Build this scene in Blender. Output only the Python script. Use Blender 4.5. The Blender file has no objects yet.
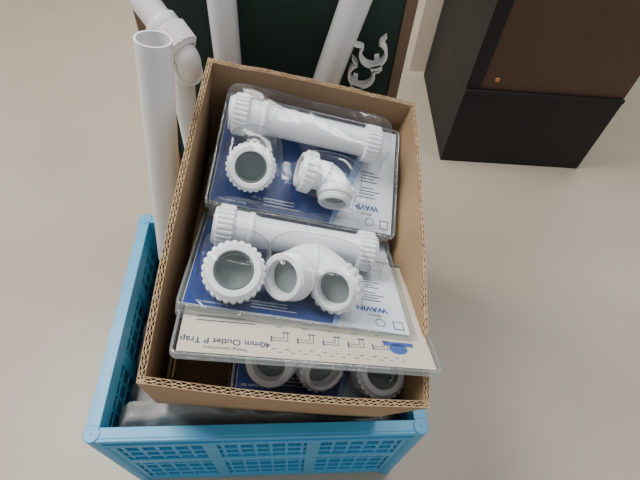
import bpy, bmesh, math, random
from mathutils import Vector, Matrix, noise
random.seed(4)
S = 0.001
scene = bpy.context.scene

# ------------------------------------------------------------------ materials
def mat(name, col, rough=0.5, spec=0.5, col2=None, nscale=20, bump=0.0, bscale=60, metal=0.0, stretch=(1,1,1), coat=0.0, sss=0.0, detail=4):
    m = bpy.data.materials.new(name); m.use_nodes = True
    nt = m.node_tree; b = nt.nodes['Principled BSDF']
    b.inputs['Base Color'].default_value = (*col, 1)
    b.inputs['Roughness'].default_value = rough
    b.inputs['Metallic'].default_value = metal
    b.inputs['Specular IOR Level'].default_value = spec
    b.inputs['Coat Weight'].default_value = coat
    tc = nt.nodes.new('ShaderNodeTexCoord'); mp = nt.nodes.new('ShaderNodeMapping')
    mp.inputs['Scale'].default_value = stretch
    nt.links.new(tc.outputs['Object'], mp.inputs['Vector'])
    if col2 is not None:
        n = nt.nodes.new('ShaderNodeTexNoise'); n.inputs['Scale'].default_value = nscale; n.inputs['Detail'].default_value = detail
        r = nt.nodes.new('ShaderNodeValToRGB')
        r.color_ramp.elements[0].position = 0.3; r.color_ramp.elements[1].position = 0.7
        r.color_ramp.elements[0].color = (*col, 1); r.color_ramp.elements[1].color = (*col2, 1)
        nt.links.new(mp.outputs[0], n.inputs['Vector']); nt.links.new(n.outputs['Fac'], r.inputs[0])
        nt.links.new(r.outputs[0], b.inputs['Base Color'])
    if bump:
        n2 = nt.nodes.new('ShaderNodeTexNoise'); n2.inputs['Scale'].default_value = bscale
        bp = nt.nodes.new('ShaderNodeBump'); bp.inputs['Strength'].default_value = bump; bp.inputs['Distance'].default_value = 0.003
        nt.links.new(mp.outputs[0], n2.inputs['Vector']); nt.links.new(n2.outputs['Fac'], bp.inputs['Height'])
        nt.links.new(bp.outputs[0], b.inputs['Normal'])
    return m

def clear(name, tint=(0.955,0.965,0.972), base=0.03, edge=0.6, rough=0.08, haze=0.012, bump=0.45, bscale=25):
    m = bpy.data.materials.new(name); m.use_nodes = True
    nt = m.node_tree; nt.nodes.clear()
    out = nt.nodes.new('ShaderNodeOutputMaterial')
    t = nt.nodes.new('ShaderNodeBsdfTransparent'); t.inputs[0].default_value = (*tint, 1)
    g = nt.nodes.new('ShaderNodeBsdfGlossy'); g.inputs['Roughness'].default_value = rough
    d = nt.nodes.new('ShaderNodeBsdfDiffuse'); d.inputs[0].default_value = (0.85,0.88,0.9,1)
    f = nt.nodes.new('ShaderNodeLayerWeight'); f.inputs['Blend'].default_value = 0.5
    p = nt.nodes.new('ShaderNodeMath'); p.operation='POWER'; p.inputs[1].default_value=4.0
    k = nt.nodes.new('ShaderNodeMath'); k.operation='MULTIPLY_ADD'; k.inputs[1].default_value=edge; k.inputs[2].default_value=base
    tc = nt.nodes.new('ShaderNodeTexCoord'); n = nt.nodes.new('ShaderNodeTexNoise'); n.inputs['Scale'].default_value = bscale
    bp = nt.nodes.new('ShaderNodeBump'); bp.inputs['Strength'].default_value = bump; bp.inputs['Distance'].default_value = 0.004
    nt.links.new(tc.outputs['Object'], n.inputs['Vector']); nt.links.new(n.outputs['Fac'], bp.inputs['Height'])
    nt.links.new(bp.outputs[0], g.inputs['Normal'])
    nt.links.new(f.outputs['Facing'], p.inputs[0]); nt.links.new(p.outputs[0], k.inputs[0])
    m0 = nt.nodes.new('ShaderNodeMixShader'); m0.inputs[0].default_value = haze
    m1 = nt.nodes.new('ShaderNodeMixShader')
    nt.links.new(t.outputs[0], m0.inputs[1]); nt.links.new(d.outputs[0], m0.inputs[2])
    nt.links.new(k.outputs[0], m1.inputs[0]); nt.links.new(m0.outputs[0], m1.inputs[1]); nt.links.new(g.outputs[0], m1.inputs[2])
    nt.links.new(m1.outputs[0], out.inputs[0])
    return m

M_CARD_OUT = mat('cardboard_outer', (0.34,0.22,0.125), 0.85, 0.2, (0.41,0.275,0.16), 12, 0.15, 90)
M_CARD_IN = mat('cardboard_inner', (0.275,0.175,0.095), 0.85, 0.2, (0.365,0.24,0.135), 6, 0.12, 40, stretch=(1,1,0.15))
M_FLUTE = mat('cardboard_flute', (0.60,0.45,0.28), 0.9, 0.1, (0.38,0.25,0.14), 60)
M_PVC = mat('white_pvc', (0.83,0.835,0.83), 0.28, 0.5, (0.80,0.805,0.81), 9, 0.0)
M_PVC2 = mat('white_pvc_worn', (0.80,0.80,0.78), 0.35, 0.5, (0.71,0.71,0.69), 7)
M_RUB = mat('grey_rubber_seal', (0.10,0.12,0.12), 0.6, 0.3)
M_BORE_SHADE = mat('bore_shade', (0.17,0.20,0.19), 0.7, 0.3)  # dark grey-green discs inside open bores, shade of the holes put into colour
M_CARD = mat('printed_card_white', (0.68,0.72,0.75), 0.45, 0.4, (0.61,0.66,0.71), 6)
M_BLUE = mat('printed_card_navy', (0.008,0.032,0.16), 0.4, 0.4, (0.016,0.052,0.23), 7)
M_LBLUE = mat('printed_card_paleblue', (0.30,0.42,0.62), 0.4, 0.4)
M_INK = mat('ink_dark', (0.03,0.05,0.10), 0.6, 0.2)
M_INKB = mat('ink_blue', (0.04,0.09,0.28), 0.6, 0.2)
M_CREAM = mat('card_back_cream', (0.56,0.51,0.41), 0.6, 0.3, (0.49,0.44,0.35), 8)
M_CLEAR = clear('clear_blister')
M_EDGE = clear('clear_blister_edge', (0.80,0.84,0.84), 0.12, 0.5, 0.1, 0.12)
M_CRATE = mat('crate_blue', (0.055,0.32,0.56), 0.42, 0.5, (0.075,0.37,0.61), 10)
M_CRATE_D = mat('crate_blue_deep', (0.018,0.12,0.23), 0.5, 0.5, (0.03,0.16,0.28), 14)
M_FLOOR = mat('floor_beige', (0.365,0.31,0.238), 0.38, 0.4, (0.425,0.365,0.288), 2.2, 0.03, 200)
M_WALL = mat('wall_cream', (0.55,0.48,0.39), 0.8, 0.2, (0.60,0.53,0.43), 3)
M_GREEN = mat('dark_green_board', (0.007,0.024,0.020), 0.55, 0.4, (0.011,0.033,0.027), 7)
M_WOOD = mat('brown_board_edge', (0.17,0.11,0.07), 0.7, 0.3, (0.23,0.155,0.10), 9, stretch=(1,1,0.1))
M_BLACK = mat('black_laminate', (0.008,0.007,0.008), 0.55, 0.3, (0.012,0.010,0.010), 5)
M_BROWN = mat('brown_panel', (0.065,0.031,0.020), 0.5, 0.4, (0.08,0.038,0.024), 4, stretch=(1,1,0.2))
M_ORANGE = mat('orange_sticker', (0.45,0.18,0.08), 0.5)

# ------------------------------------------------------------------ mesh builder (mm)
class MB:
    def __init__(s): s.v=[]; s.f=[]; s.m=[]
    def add(s, vs, fs, mi=0, M=None):
        b=len(s.v)
        s.v += [(M@Vector(p)) if M is not None else Vector(p) for p in vs]
        s.f += [[b+i for i in f] for f in fs]; s.m += [mi]*len(fs)
    def box(s, a, b, mi=0, M=None):
        x0,y0,z0=a; x1,y1,z1=b
        s.add([(x0,y0,z0),(x1,y0,z0),(x1,y1,z0),(x0,y1,z0),(x0,y0,z1),(x1,y0,z1),(x1,y1,z1),(x0,y1,z1)],
              [(0,3,2,1),(4,5,6,7),(0,1,5,4),(1,2,6,5),(2,3,7,6),(3,0,4,7)], mi, M)
    def lathe(s, prof, M=None, mi=0, k=0, n=48, closed=True):
        if k: n=k*8
        vs=[]; fs=[]; L=len(prof)
        for j in range(n):
            th=2*math.pi*j/n
            ph=(j%8) if k else 0
            rf=(1.0 if ph in (1,2,3,4) else (0.5 if ph in (0,5) else 0.0)) if k else 0
            for p in prof:
                r=p[0]+(p[2]*rf if len(p)>2 else 0)
                vs.append((r*math.cos(th), r*math.sin(th), p[1]))
        for j in range(n):
            j2=(j+1)%n
            for i in range(L if closed else L-1):
                i2=(i+1)%L
                fs.append((j*L+i, j2*L+i, j2*L+i2, j*L+i2))
        s.add(vs,fs,mi,M)
    def disc(s, r, z, M=None, mi=0, n=40):
        s.add([(r*math.cos(2*math.pi*j/n), r*math.sin(2*math.pi*j/n), z) for j in range(n)], [tuple(range(n))], mi, M)
    def sweep(s, path, radii, M=None, mi=0, n=32, inner=None):
        P=[Vector(p) for p in path]; N=len(P)
        if not hasattr(radii,'__len__'): radii=[radii]*N
        T=[]
        for i in range(N):
            t=(P[min(i+1,N-1)]-P[max(i-1,0)]).normalized(); T.append(t)
        u=T[0].orthogonal().normalized(); U=[u]
        for i in range(1,N):
            u=(u - T[i]*u.dot(T[i])).normalized(); U.append(u)
        def ring(i,r):
            w=T[i].cross(U[i])
            return [P[i]+U[i]*r*math.cos(2*math.pi*j/n)+w*r*math.sin(2*math.pi*j/n) for j in range(n)]
        vs=[]; fs=[]
        for i in range(N): vs+=ring(i,radii[i])
        def q(a,b):
            for j in range(n): fs.append((a*n+j,a*n+(j+1)%n,b*n+(j+1)%n,b*n+j))
        for i in range(N-1): q(i,i+1)
        if inner:
            for i in range(N): vs+=ring(i,radii[i]-inner)
            for i in range(N-1): q(N+i,N+i+1)
            q(0,N); q(N-1,2*N-1)
        else:
            fs.append(tuple(range(n))); fs.append(tuple((N-1)*n+j for j in range(n)))
        s.add(vs,fs,mi,M)
    def build(s, name, mats, parent=None, ang=35, scale=S, bevel=0):
        me=bpy.data.meshes.new(name)
        me.from_pydata([tuple(v*scale) for v in s.v],[],s.f)
        for m in mats: me.materials.append(m)
        me.polygons.foreach_set('material_index', s.m)
        bm=bmesh.new(); bm.from_mesh(me); bmesh.ops.recalc_face_normals(bm, faces=bm.faces); bm.to_mesh(me); bm.free()
        me.polygons.foreach_set('use_smooth',[True]*len(me.polygons))
        me.set_sharp_from_angle(angle=math.radians(ang))
        o=bpy.data.objects.new(name,me); scene.collection.objects.link(o)
        if parent: o.parent=parent
        if bevel:
            b=o.modifiers.new('bevel','BEVEL'); b.width=bevel*S; b.segments=2; b.limit_method='ANGLE'
        return o

def empty(name, M):
    e=bpy.data.objects.new(name,None); e.empty_display_size=0.05
    scene.collection.objects.link(e); e.matrix_world=M; return e
def aim(pos, d):
    return Matrix.Translation(Vector(pos)) @ Vector(d).normalized().to_track_quat('Z','Y').to_matrix().to_4x4()
def spline(pts, k=8):
    P=[Vector(p) for p in pts]; P=[P[0]*2-P[1]]+P+[P[-1]*2-P[-2]]; out=[]
    for i in range(1,len(P)-2):
        for j in range(k):
            t=j/k; a,b,c,d=P[i-1],P[i],P[i+1],P[i+2]
            out.append(0.5*((2*b)+(c-a)*t+(2*a-5*b+4*c-d)*t*t+(3*b-a-3*c+d)*t**3))
    out.append(P[-2]); return out
def arc(c, r, a0, a1, z, k=14):
    return [(c[0]+r*math.cos(math.radians(a0+(a1-a0)*i/k)), c[1]+r*math.sin(math.radians(a0+(a1-a0)*i/k)), z) for i in range(k+1)]

# ------------------------------------------------------------------ fittings
# mats: 0 pvc 1 rubber 2 bore shade discs
def nut(mb, M, R, h, ri, k=26):
    mb.lathe([(ri,0),(R-3.4,0,0.6),(R-1.4,2,1.9),(R-1.4,h-6,1.9),(R-3.0,h-4.5,0),(R-4.6,h-0.8,0),(R-5.6,h,0),(ri+1,h,0),(ri,h-1,0)], M, 0, k=k)
def coupling(mb, pos, d, R, ri=None, body=36, h=26):
    ri=ri or R*0.64
    M=aim(pos,d)
    nut(mb,M,R,h,ri)
    mb.lathe([(R*0.78,-body),(R*0.82,-body+2),(R*0.82,-4),(R*0.9,0),(ri,0),(ri,-body)],M,0,n=48)
    mb.lathe([(R*0.86,-body-8),(R*0.9,-body-6),(R*0.9,-body+5),(R*0.8,-body+7),(ri,-body+7),(ri,-body-8)],M,0,n=48)
    mb.lathe([(ri+0.5,h-4),(ri+0.5,h-8),(ri-2.6,h-8),(ri-2.6,h-4)],M,1,n=48)
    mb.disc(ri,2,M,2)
def thread(mb, M, R, r, L):
    prof=[(r,0),(R-1.6,0)]
    z=1
    while z<L-1: prof+=[(R-2.0,z),(R,z+1.0),(R,z+1.8),(R-2.0,z+3.0)]; z+=4.0
    prof+=[(R-1.6,L),(r,L)]
    mb.lathe(prof,M,0,n=48)
def collar(mb,M,R,w=5):
    mb.lathe([(R-5,-w),(R-0.6,-w),(R,-w+1),(R,w-1),(R-0.6,w),(R-5,w)],M,0,n=48)

def straight(mb, x0, x1, y, z):
    d=(1,0,0)
    mb.sweep([(x0+4,y,z),(x0+30,y,z),(x0+48,y,z),(x0+56,y,z),(x1-4,y,z)],[24,24,24,20.5,20.5],None,0,40,inner=3)
    nut(mb,aim((x0+26,y,z),(-1,0,0)),28.5,26,18)
    nut(mb,aim((x1-26,y,z),d),27,26,18)
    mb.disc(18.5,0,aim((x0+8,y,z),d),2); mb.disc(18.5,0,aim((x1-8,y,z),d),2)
    collar(mb,aim((x0+47,y,z),d),25,3)

def elbow(mb, x, y, z):
    path=[(x-26,y,z),(x-10,y,z)]+arc((x-4,y-24),24,88,2,z,10)+[(x+20,y-32,z)]
    mb.sweep(path,21.5,None,0,36,inner=3)
    nut(mb,aim((x-14,y,z),(-1,0.05,0.12)),29,22,18,k=22)
    collar(mb,aim((x+20,y-24,z),(0,-1,0)),25.5,5)
    collar(mb,aim((x+3,y-2,z),(0.9,-0.3,0)),23.5,2)
    thread(mb,aim((x+20,y-30,z),(0,-1,0)),23,17,9)
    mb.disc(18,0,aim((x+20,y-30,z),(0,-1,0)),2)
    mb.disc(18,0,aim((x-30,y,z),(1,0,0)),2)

def utrap(mb, xa, xb, y, z, da=(-0.5,-0.55,0.75), db=(0.25,-0.8,0.45), ra=27, yo=0):
    da=Vector(da).normalized(); db=Vector(db).normalized()
    A=Vector((xa,y,z+6)); B=Vector((xb,y,z+2)); m=(xa+xb)/2
    pts=[A+da*4, A-da*12, Vector((xa+10,y+33,z-4)), Vector((m+2,y+44,z)), Vector((xb-6,y+33,z-3)), B-db*12, B+db*4]
    mb.sweep(spline(pts,7),22.5,None,0,36,inner=3)
    thread(mb,aim(A-da*4,da),ra,20,21)
    collar(mb,aim(A-da*6,da),ra+2.5,2.5)
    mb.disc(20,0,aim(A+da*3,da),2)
    nut(mb,aim(B-db*8,db),30,26,20,k=18)
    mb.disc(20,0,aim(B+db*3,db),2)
    collar(mb,aim((m+2,y+43,z),(1,0,0)),24,1.6)

def dome(mb, cx, cy, rx, ry, h, e=2.0, ang=0, n=56):
    ca,sa=math.cos(ang),math.sin(ang)
    rings=[(1.10,0.8),(1.04,1.6),(1.0,4),(0.985,h*0.5),(0.96,h*0.78),(0.90,h*0.91),(0.80,h*0.975),(0.66,h),(0.3,h+0.6)]
    vs=[];fs=[]
    for sc,z in rings:
        for j in range(n):
            t=2*math.pi*j/n; c,s_=math.cos(t),math.sin(t)
            x=rx*abs(c)**(2/e)*(1 if c>=0 else -1); y=ry*abs(s_)**(2/e)*(1 if s_>=0 else -1)
            k=(1-sc)*min(rx,ry); L=math.hypot(x,y) or 1
            x-=x/L*k; y-=y/L*k
            vs.append((cx+x*ca-y*sa, cy+x*sa+y*ca, z))
    for i in range(len(rings)-1):
        for j in range(n): fs.append((i*n+j,i*n+(j+1)%n,(i+1)*n+(j+1)%n,(i+1)*n+j))
    fs.append(tuple((len(rings)-1)*n+j for j in range(n)))
    mb.add(vs,fs,0)

def flange(mb, W, H, m=6, r=9, z=0.8, skirt=5):
    def rr(off, zz, k=6):
        out=[]
        for (cx,cy,a) in ((W+m-r,H+m-r,0),(-m+r,H+m-r,90),(-m+r,-m+r,180),(W+m-r,-m+r,270)):
            for i in range(k+1):
                t=math.radians(a+90*i/k); out.append((cx+(r+off)*math.cos(t), cy+(r+off)*math.sin(t), zz))
        return out
    seq=[(-3,z),(-2.5,z+2.2),(-1,z+2.6),(0.3,z+1.8),(0.6,z),(0.6,z-skirt),(-0.4,z-skirt-0.6),(-2.5,z-skirt)]
    vs=[];fs=[];L=0
    for off,zz in seq:
        q=rr(off,zz); L=len(q); vs+=q
    K=len(seq)
    for i in range(K):
        for j in range(L): fs.append((i*L+j,i*L+(j+1)%L,((i+1)%K)*L+(j+1)%L,((i+1)%K)*L+j))
    mb.add(vs,fs,1)
    q=rr(-2.6,z); mb.add(q,[tuple(range(len(q)))],0)

def text(parent, body, size, loc, rot, m, bold=0.0):
    c=bpy.data.curves.new('printed_text','FONT'); c.body=body; c.size=size*S; c.align_x='CENTER'; c.offset=bold*S
    c.materials.append(m)
    o=bpy.data.objects.new('printed_text',c); scene.collection.objects.link(o)
    o.parent=parent; o.location=Vector(loc)*S; o.rotation_euler=(0,0,rot); return o

CACHE={}
def pack(M, kind, W=265, H=185, detail=True):
    e=empty('plumbing_blister_pack', M)
    if kind in CACHE:
        for nm,me in CACHE[kind]:
            o=bpy.data.objects.new(nm,me); scene.collection.objects.link(o); o.parent=e
        return e
    objs=[]
    c=MB(); c.box((0,0,-0.6),(W,H,0),0)
    if kind!='back':
        n=24; vs=[];fs=[]
        def bx(t): return W*(0.64+0.05*math.sin(t*3.0)+0.18*t*t)
        for i in range(n+1):
            t=i/n; vs+=[(0.5,t*(H-1)+0.5,0.12),(bx(t),t*(H-1)+0.5,0.12),(bx(t)+7+10*t,t*(H-1)+0.5,0.12)]
        for i in range(n):
            fs_b=(i*3,i*3+1,i*3+4,i*3+3); fs.append(fs_b)
        c.add(vs,fs,1)
        c.add(vs,[(i*3+1,i*3+2,i*3+5,i*3+4) for i in range(n)],2)
        rnd=random.Random(7)
        for r in range(9):
            y=52+r*5.2; x0=W*0.80; w=rnd.uniform(20,38)
            if r in (4,): continue
            c.box((x0,y,0.14),(x0+w,y+1.6,0.22),3)
        for r in range(3):
            c.box((W*0.28,9+r*5,0.14),(W*0.28+rnd.uniform(40,70),10.4+r*5,0.22),0)
        c.box((W*0.93,6,0.14),(W*0.98,20,0.22),3); c.box((W*0.935,7.5,0.2),(W*0.975,18.5,0.26),0)
        c.lathe([(5.5,0.15),(6.5,0.15),(6.5,0.25),(5.5,0.25)],Matrix.Translation((W*0.87,14,0)),3,n=24)
    else:
        rnd=random.Random(11)
        def ln(x0,y0,x1,y1,w=0.8):
            d=Vector((x1-x0,y1-y0,0)); L=d.length
            if L<0.1: return
            a=math.atan2(d.y,d.x); c.box((0,-w/2,0.1),(L,w/2,0.2),3,Matrix.Translation((x0,y0,0))@Matrix.Rotation(a,4,'Z'))
        for k in range(5):
            x=W*0.34+k*29; y=24
            ln(x,y,x+18,y); ln(x,y+3.5,x+14,y+3.5); ln(x+18,y,x+18,y+12); ln(x+14,y+3.5,x+14,y+12); ln(x+12,y+12,x+21,y+12,1.6)
            ln(x,y-2,x,y+6,1.6); ln(x+5,y+20,x+12,y+20,1.0); ln(x+3,y+27,x+20,y+27); ln(x+3,y+27,x+3,y+36); ln(x+20,y+27,x+20,y+36)
            if k%2: c.lathe([(3,0.1),(4.2,0.1),(4.2,0.2),(3,0.2)],Matrix.Translation((x+9,y+31,0)),3,n=20)
        for k in range(22):
            y=8 if k%2 else 12; x=W*0.34+k*7; ln(x,y,x+rnd.uniform(3,6),y,0.9)
        c.lathe([(0.1,0.1),(8,0.1),(8,0.2),(0.1,0.2)],Matrix.Translation((W*0.86,26,0))@Matrix.Scale(1.4,4,(1,0,0)),4,n=24)
        c.box((W*0.80,30,0.1),(W*0.93,36,0.2),4)
        for r in range(7): 
            c.box((W*0.05,44+r*6,0.1),(W*0.05+rnd.uniform(50,75),45.3+r*6,0.2),3)
    objs.append(c.build('printed_card',[M_CARD if kind!='back' else M_CREAM,M_BLUE,M_LBLUE,M_INK,M_INKB],e))
    f=MB(); b=MB()
    flange(b,W,H,skirt={'B':8,'A':9}.get(kind,5))
    if kind in 'AB':
        flange(b,W-3,H-3,z=-11,skirt=5)
    if kind=='A':
        straight(f,6,228,125,31); coupling(f,(48,50,27),(-0.02,-0.52,0.85),33,body=26); elbow(f,148,57,30)
        dome(b,118,125,122,34,63,7); dome(b,48,55,41,45,66,2.3); dome(b,153,47,50,39,60,2.6)
    elif kind=='B':
        straight(f,14,230,121,27); coupling(f,(50,33,24),(-0.05,-0.66,0.75),34.5,body=4,h=24); utrap(f,112,170,31,29,(-0.62,-0.72,0.36),(-0.50,-0.80,0.30))
        dome(b,124,121,120,32,58,7); dome(b,49,37,41,43,64,2.3); dome(b,144,46,64,48,66,2.6)
    elif kind=='C':
        coupling(f,(176,32,24),(0.05,-0.12,0.97),34,body=14); utrap(f,38,98,32,32,(-0.3,-0.5,0.75),(0.25,-0.6,0.75),ra=29)
        straight(f,10,186,136,27)
        dome(b,98,136,94,31,56,7); dome(b,174,36,36,40,60,2.3); dome(b,68,50,62,48,68,2.6)
    if f.v: objs.append(f.build('waste_fittings',[M_PVC,M_RUB,M_BORE_SHADE],e))
    objs.append(b.build('clear_blister_shell',[M_CLEAR,M_EDGE],e,ang=50))
    if detail and kind!='back':
        text(e,'WAVIN',12,(W*0.84,40,0.3),math.pi,M_INKB,0.5)
        text(e,'40mm',7,(W*0.85,28,0.3),math.pi,M_INK)
        text(e,'Space Saver Trap',6.5,(W*0.30,8+12,0.3),math.pi,M_CARD)
        text(e,'Basin waste kit',6,(W*0.12,8,0.3),math.pi,M_CARD)
    if kind=='back':
        text(e,'40mm Outlet P Trap',11,(W*0.17,20,0.3),math.pi,M_INK,0.15)
        text(e,'Fitting instructions',6,(W*0.17,9,0.3),math.pi,M_INK)
    CACHE[kind]=[(o.name.split('.')[0],o.data) for o in objs]
    return e

# ------------------------------------------------------------------ box frame (tilted, resting in the crate)
ex=Vector((0.9809,0.0728,-0.1805)).normalized()
ey=Vector((-0.0449,0.9779,0.2041)); ey=(ey-ex*ey.dot(ex)).normalized(); ez=ex.cross(ey)
BOX=Matrix.Translation((-0.1689,0.1433,0.5443)) @ Matrix((ex,ey,ez)).transposed().to_4x4()
LX,LY,HZ,TH=318,447,230,7

box=empty('cardboard_box',BOX)
def wall(name, p0, p1, bow=4, seed=0):
    p0=Vector(p0);p1=Vector(p1); d=(p1-p0); L=d.length; d.normalize(); nrm=Vector((-d.y,d.x,0))
    mb=MB()
    def pt(s,off,zr):
        b=bow*math.sin(math.pi*s/L)*(1-zr)*-1
        ztop=2.2*noise.noise(Vector((s*0.02,seed,0)))+0.8*noise.noise(Vector((s*0.09,seed,5)))
        p=p0+d*s+nrm*(off+b); return (p.x,p.y,(-HZ)*zr+ztop*(1-zr))
    def sheet(offs,nseg,mi,thick):
        rows=[0,0.02,0.25,0.5,0.75,1]; nv=nseg+1
        vs=[];fs=[]
        for zr in rows:
            for i in range(nv):
                s=L*i/nseg; vs.append(pt(s,offs(s),zr))
        R=len(rows)
        for r in range(R-1):
            for i in range(nseg): fs.append((r*nv+i,r*nv+i+1,(r+1)*nv+i+1,(r+1)*nv+i))
        if thick:
            b0=len(vs)
            for zr in rows:
                for i in range(nv):
                    s=L*i/nseg; vs.append(pt(s,offs(s)+thick,zr))
            for r in range(R-1):
                for i in range(nseg): fs.append((b0+r*nv+i,b0+(r+1)*nv+i,b0+(r+1)*nv+i+1,b0+r*nv+i+1))
            for i in range(nseg): fs.append((i,b0+i,b0+i+1,i+1))
        mb.add(vs,fs,mi)
    sheet(lambda s:0.0,48,0,0.9)
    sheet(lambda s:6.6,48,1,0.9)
    sheet(lambda s:3.2,48,2,0.5)
    n1=int(L/10)*8; sheet(lambda s:1.9+1.1*math.sin(2*math.pi*s/10),n1,2,0.7)
    n2=int(L/10)*8; sheet(lambda s:4.9+1.2*math.sin(2*math.pi*s/10+1),n2,2,0.7)
    o=mb.build(name,[M_CARD_OUT,M_CARD_IN,M_FLUTE,M_CARD_OUT],box,ang=60); return o
wall('wall_front',(0,0,0),(LX,0,0),5,1)
wall('wall_right',(LX,0,0),(LX,LY,0),4,2)
wall('wall_back',(LX,LY,0),(0,LY,0),3,3)
wall('wall_left',(0,LY,0),(0,0,0),4,4)
fb=MB()
fb.box((3,3,-HZ),(LX-3,LY-3,-HZ+3),0)
fb.box((7,7,-HZ+3),(LX/2-30,LY-7,-HZ+7),0)
fb.box((LX/2+30,7,-HZ+3),(LX-7,LY-7,-HZ+7),0)
fb.box((9,7,-HZ+7),(LX-9,120,-HZ+11),0,)
fb.build('bottom_flaps',[M_CARD_OUT],box,bevel=0.8)
fl=MB(); fl.box((0,0,0),(2.5,190,120),0,Matrix.Translation((12,20,-HZ+12))@Matrix.Rotation(math.radians(6),4,'Y'))
fl.build('inner_flap',[M_CARD_OUT],box,bevel=0.5)

def frame(o, xdir, ydir):
    x=Vector(xdir).normalized(); y=Vector(ydir); y=(y-x*y.dot(x)).normalized(); z=x.cross(y)
    return BOX @ Matrix.Translation(Vector(o)*S) @ Matrix((x,y,z)).transposed().to_4x4()
pack(frame((33,250,-58),(266,-7,-3),(4,186,18)),'A',H=174)
pack(frame((36,247,-135),(266,-3,0),(2,186,12)),'A')
pack(frame((35,249,-210),(266,-1,0),(1,186,4)),'A')
pack(frame((29,86,5),(264,-7,0),(6,160,-96)),'B')
pack(frame((34,31,25),(284,7,0),(2,160,-92)),'back',W=282,H=180)
pack(frame((103,13,-96),(200,0,0),(0,180,-6)),'C',W=206,H=175)
pack(frame((101,14,-178),(200,0,0),(0,180,0)),'C',W=206,H=175)

# ------------------------------------------------------------------ blue folding crate
cy=math.radians(6.8)
CR=Matrix.Translation((0.181,0.190,0.316)) @ Matrix.Rotation(cy,4,'Z')
crate=MB()
CW,CD,CH=480,400,316
def crate_side(M,L):
    crate.box((0,-2,-34),(L,14,0),0,M)
    crate.box((0,-6,-9),(L,2,-1),0,M)
    crate.box((0,-5,-36),(L,2,-30),0,M)
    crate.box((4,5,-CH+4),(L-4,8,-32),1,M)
    for z in (-62,-92,-122,-190,-225,-260,-292): crate.box((0,0,z-3),(L,9,z+3),0,M)
    crate.box((0,-2,-CH),(L,12,-CH+22),0,M)
    crate.box((0,-2,-165),(L,10,-142),0,M)
    k=int(L/25)
    for i in range(k+1):
        x=i*(L-6)/k; w=6
        crate.box((x,1,-CH+10),(x+w,9,-32),0,M)
    for x in (0,L-22,L/3-11,2*L/3-11): crate.box((x,-1.5,-CH+5),(x+22,11,-30),0,M)
crate_side(Matrix.Translation((-CW,0,0)),CW)
crate_side(Matrix.Translation((0,0,0))@Matrix.Rotation(math.pi/2,4,'Z'),CD)
crate_side(Matrix.Translation((0,CD,0))@Matrix.Rotation(math.pi,4,'Z'),CW)
crate_side(Matrix.Translation((-CW,CD,0))@Matrix.Rotation(-math.pi/2,4,'Z'),CD)
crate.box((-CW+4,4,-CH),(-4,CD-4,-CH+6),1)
for cx,cyy in ((0,0),(-CW,0),(0,CD),(-CW,CD)):
    crate.lathe([(0.1,-CH),(12,-CH),(12,1),(0.1,1)],Matrix.Translation((cx-5 if cx==0 else cx+5, cyy+5 if cyy==0 else cyy-5,0)),0,n=24)
co=crate.build('blue_plastic_crate',[M_CRATE,M_CRATE_D],None,bevel=1.2); co.matrix_world=CR

# crumpled film bags under the box
bag=MB(); nx,ny=120,90; vs=[];fs=[]
for j in range(ny+1):
    for i in range(nx+1):
        lx=-CW+18+(CW-36)*i/nx; ly=18+(CD-36)*j/ny
        w=CR@Vector((lx*S,ly*S,0))
        zb=0.333-(0.1916*(w.x+0.211)-0.1922*(w.y-0.186))/0.9624-0.016
        q=Vector((lx*0.012,ly*0.012,1.3))
        rid=1-abs(noise.noise(q*1.6+Vector((3,7,1)))*2.4)
        nz=noise.noise(q)*0.02+rid*0.012+noise.noise(q*5)*0.004
        edge=min(1,min(i,nx-i)/5,min(j,ny-j)/4)
        left=max(0,min(1,(-lx-385)/60))
        z=min(zb-0.012,0.305-0.06*left*(1 if ly>60 else 0.3))+nz*(0.5 if zb<0.34 else 1.0)-(1-edge)*0.03
        z=min(z,zb)
        vs.append((lx,ly,(z-0.32)/S))
for j in range(ny):
    for i in range(nx): a=j*(nx+1)+i; fs.append((a,a+1,a+nx+2,a+nx+1))
bag.add(vs,fs,0)
bo=bag.build('crumpled_plastic_bag',[mat('bag_plastic',(0.40,0.39,0.36),0.22,0.6,(0.14,0.14,0.13),9,0.6,30)],None,ang=80); bo.matrix_world=CR

# ------------------------------------------------------------------ waste pipes around the box (world mm)
def wp(p): return (p[0],p[1],p[2]+1000)
def pipe_obj(name,a,b,R,m=M_PVC2):
    mb=MB(); a=Vector(wp(a)); b=Vector(wp(b))
    mb.sweep([a,a.lerp(b,0.5),b],R,None,0,40,inner=2.6)
    return mb.build(name,[m,M_RUB,M_BORE_SHADE])
pipe_obj('white_waste_pipe',(-268,452,-690),(-219,492,-292),22)
pipe_obj('white_waste_pipe',(-192,695,-999),(-183,690,-120),22.5)
pipe_obj('white_waste_pipe',(-150,697,-999),(62,697,-140),23.5)
def jp():
    mb=MB()
    E=Vector(wp((-232,622,-392)))
    d=Vector((-130,90,112)).normalized()
    mb.sweep([E+d*10,E+d*150,E+d*420],21,None,0,40,inner=2.6)
    nut(mb,aim(E+d*44,-d),29.5,38,20,k=20)
    collar(mb,aim(E+d*52,d),26,8)
    path=spline([E+d*16,E-d*4,E+Vector((-2,10,-30)),E+Vector((-20,26,-56)),Vector(wp((-262,652,-520)))],7)
    mb.sweep(path,18.5,None,0,36,inner=2.6)
    collar(mb,aim(path[16],path[17]-path[16]),23,6)
    mb.sweep([Vector(wp((-262,652,-500))),Vector(wp((-266,655,-800))),Vector(wp((-270,658,-999)))],17,None,0,36,inner=2.6)
    return mb.build('jointed_waste_pipe',[M_PVC2,M_RUB,M_BORE_SHADE])
jp()
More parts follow.
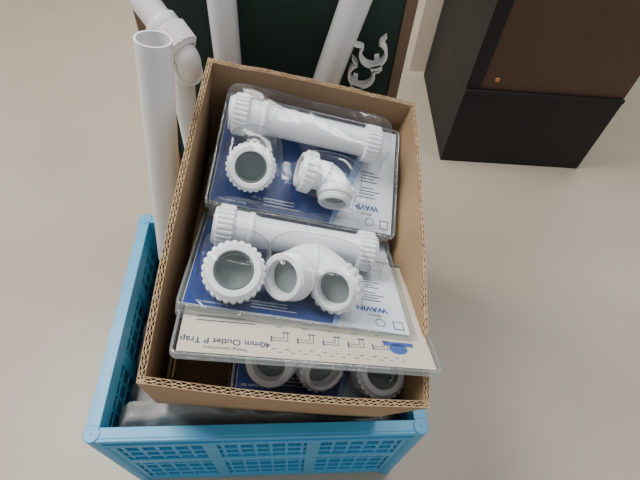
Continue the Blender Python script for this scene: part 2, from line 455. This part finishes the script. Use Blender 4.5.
def clip(x,z,rot):
    mb=MB()
    M=Matrix.Translation(wp((x,690,z)))@Matrix.Rotation(math.pi/2,4,'X')@Matrix.Rotation(rot,4,'Z')
    pts=[(21*math.cos(math.radians(a)),21*math.sin(math.radians(a)),0) for a in range(-50,231,10)]
    pts=[(25,-22,0)]+pts+[(-25,-22,0)]
    vs=[];fs=[]
    for i,p in enumerate(pts):
        r=Vector((p[0],p[1],0)); n=r.normalized()*2
        for q,zz in ((r-n,-9),(r+n,-9),(r+n,9),(r-n,9)): vs.append((q.x,q.y,zz))
    for i in range(len(pts)-1):
        for k in range(4): fs.append((i*4+k,i*4+(k+1)%4,i*4+4+(k+1)%4,i*4+4+k))
    fs.append((0,1,2,3)); L=(len(pts)-1)*4; fs.append((L,L+1,L+2,L+3))
    mb.add(vs,fs,0,M); mb.box((-9,19,-9),(9,30,9),0,M); mb.box((-4,-4+32,-44),(4,36,4),0,M)
    return mb.build('pipe_clip',[M_PVC2])
clip(42,-436,math.radians(165))
clip(56,-396,math.radians(200))

# ------------------------------------------------------------------ green display board with brown frame
g=MB(); T=Matrix.Translation((0,0,1000))
g.box((-330,735,-1000),(98,747,100),0,T)
g.box((98,730,-1000),(116,765,100),1,T)
g.box((-348,730,-1000),(-330,765,100),1,T)
g.box((-348,730,100),(116,765,120),1,T)
g.box((-330,747,-1000),(98,752,100),1,T)
g.build('green_display_board',[M_GREEN,M_WOOD],None,bevel=1)

# ------------------------------------------------------------------ dark cabinet
cab=MB(); C=Matrix.Translation((367,1134,0))@Matrix.Rotation(math.radians(3),4,'Z')
cab.box((0,0,0),(460,485,262),0,C)
cab.box((0,4,262),(40,485,1500),0,C)
cab.box((40,8,268),(460,485,1500),1,C)
cab.box((0,-3,255),(460,10,268),0,C)
cab.box((0,0,1500),(460,485,1525),0,C)
cab.lathe([(0.1,0),(7,0),(7,3),(0.1,3)],C@Matrix.Translation((80,8.5,300))@Matrix.Rotation(math.pi/2,4,'X'),2,n=24)
cab.build('dark_display_cabinet',[M_BLACK,M_BROWN,M_ORANGE],None,bevel=1.5)

# ------------------------------------------------------------------ room
def plane_box(name,a,b,m):
    mb=MB(); mb.box(a,b,0); return mb.build(name,[m])
plane_box('floor',(-3000,-2500,-60),(3500,4200,0),M_FLOOR)
plane_box('wall_back',(-3000,4200,0),(3500,4280,2800),M_WALL)
plane_box('wall_left',(-3080,-2500,0),(-3000,4200,2800),M_WALL)
plane_box('column',(285,1640,0),(352,1760,2400),M_WALL)
plane_box('baseboard_back',(-3000,4185,0),(3500,4200,90),M_BLACK)

# ------------------------------------------------------------------ lights
w=bpy.data.worlds.new('world'); scene.world=w; w.use_nodes=True
bg=w.node_tree.nodes['Background']; bg.inputs[0].default_value=(0.92,0.95,1.0,1); bg.inputs[1].default_value=0.62
def area(name,loc,tgt,size,power,col):
    l=bpy.data.lights.new(name,'AREA'); l.shape='RECTANGLE'; l.size=size[0]; l.size_y=size[1]; l.energy=power; l.color=col
    o=bpy.data.objects.new(name,l); scene.collection.objects.link(o); o.location=loc
    o.rotation_euler=(Vector(tgt)-Vector(loc)).to_track_quat('-Z','Y').to_euler(); return o
area('skylight',(-1.3,0.9,2.6),(0,0.4,0.4),(1.2,0.8),92,(1,0.985,0.96))
area('added_highlight_strip',(0.45,1.15,2.6),(0.1,0.5,0.3),(1.3,0.14),20,(1,0.97,0.93))  # added strip light, placed to reflect as streaks on the clear blisters
area('added_highlight_strip',(0.95,1.95,2.65),(0.3,0.9,0.2),(1.3,0.14),30,(1,0.97,0.93))  # second added strip, further back, for more glints on plastic

# ------------------------------------------------------------------ camera
cam=bpy.data.cameras.new('camera'); co=bpy.data.objects.new('camera',cam); scene.collection.objects.link(co)
th=math.radians(52.9); rho=math.radians(5.7)
r0=Vector((1,0,0)); u0=Vector((0,math.sin(th),math.cos(th))); bk=Vector((0,-math.cos(th),math.sin(th)))
R=r0*math.cos(rho)+u0*math.sin(rho); U=u0*math.cos(rho)-r0*math.sin(rho)
co.matrix_world=Matrix.Translation((0,0,1.0))@Matrix((R,U,bk)).transposed().to_4x4()
cam.sensor_width=36; cam.lens=36*450/640; cam.clip_start=0.01
scene.camera=co
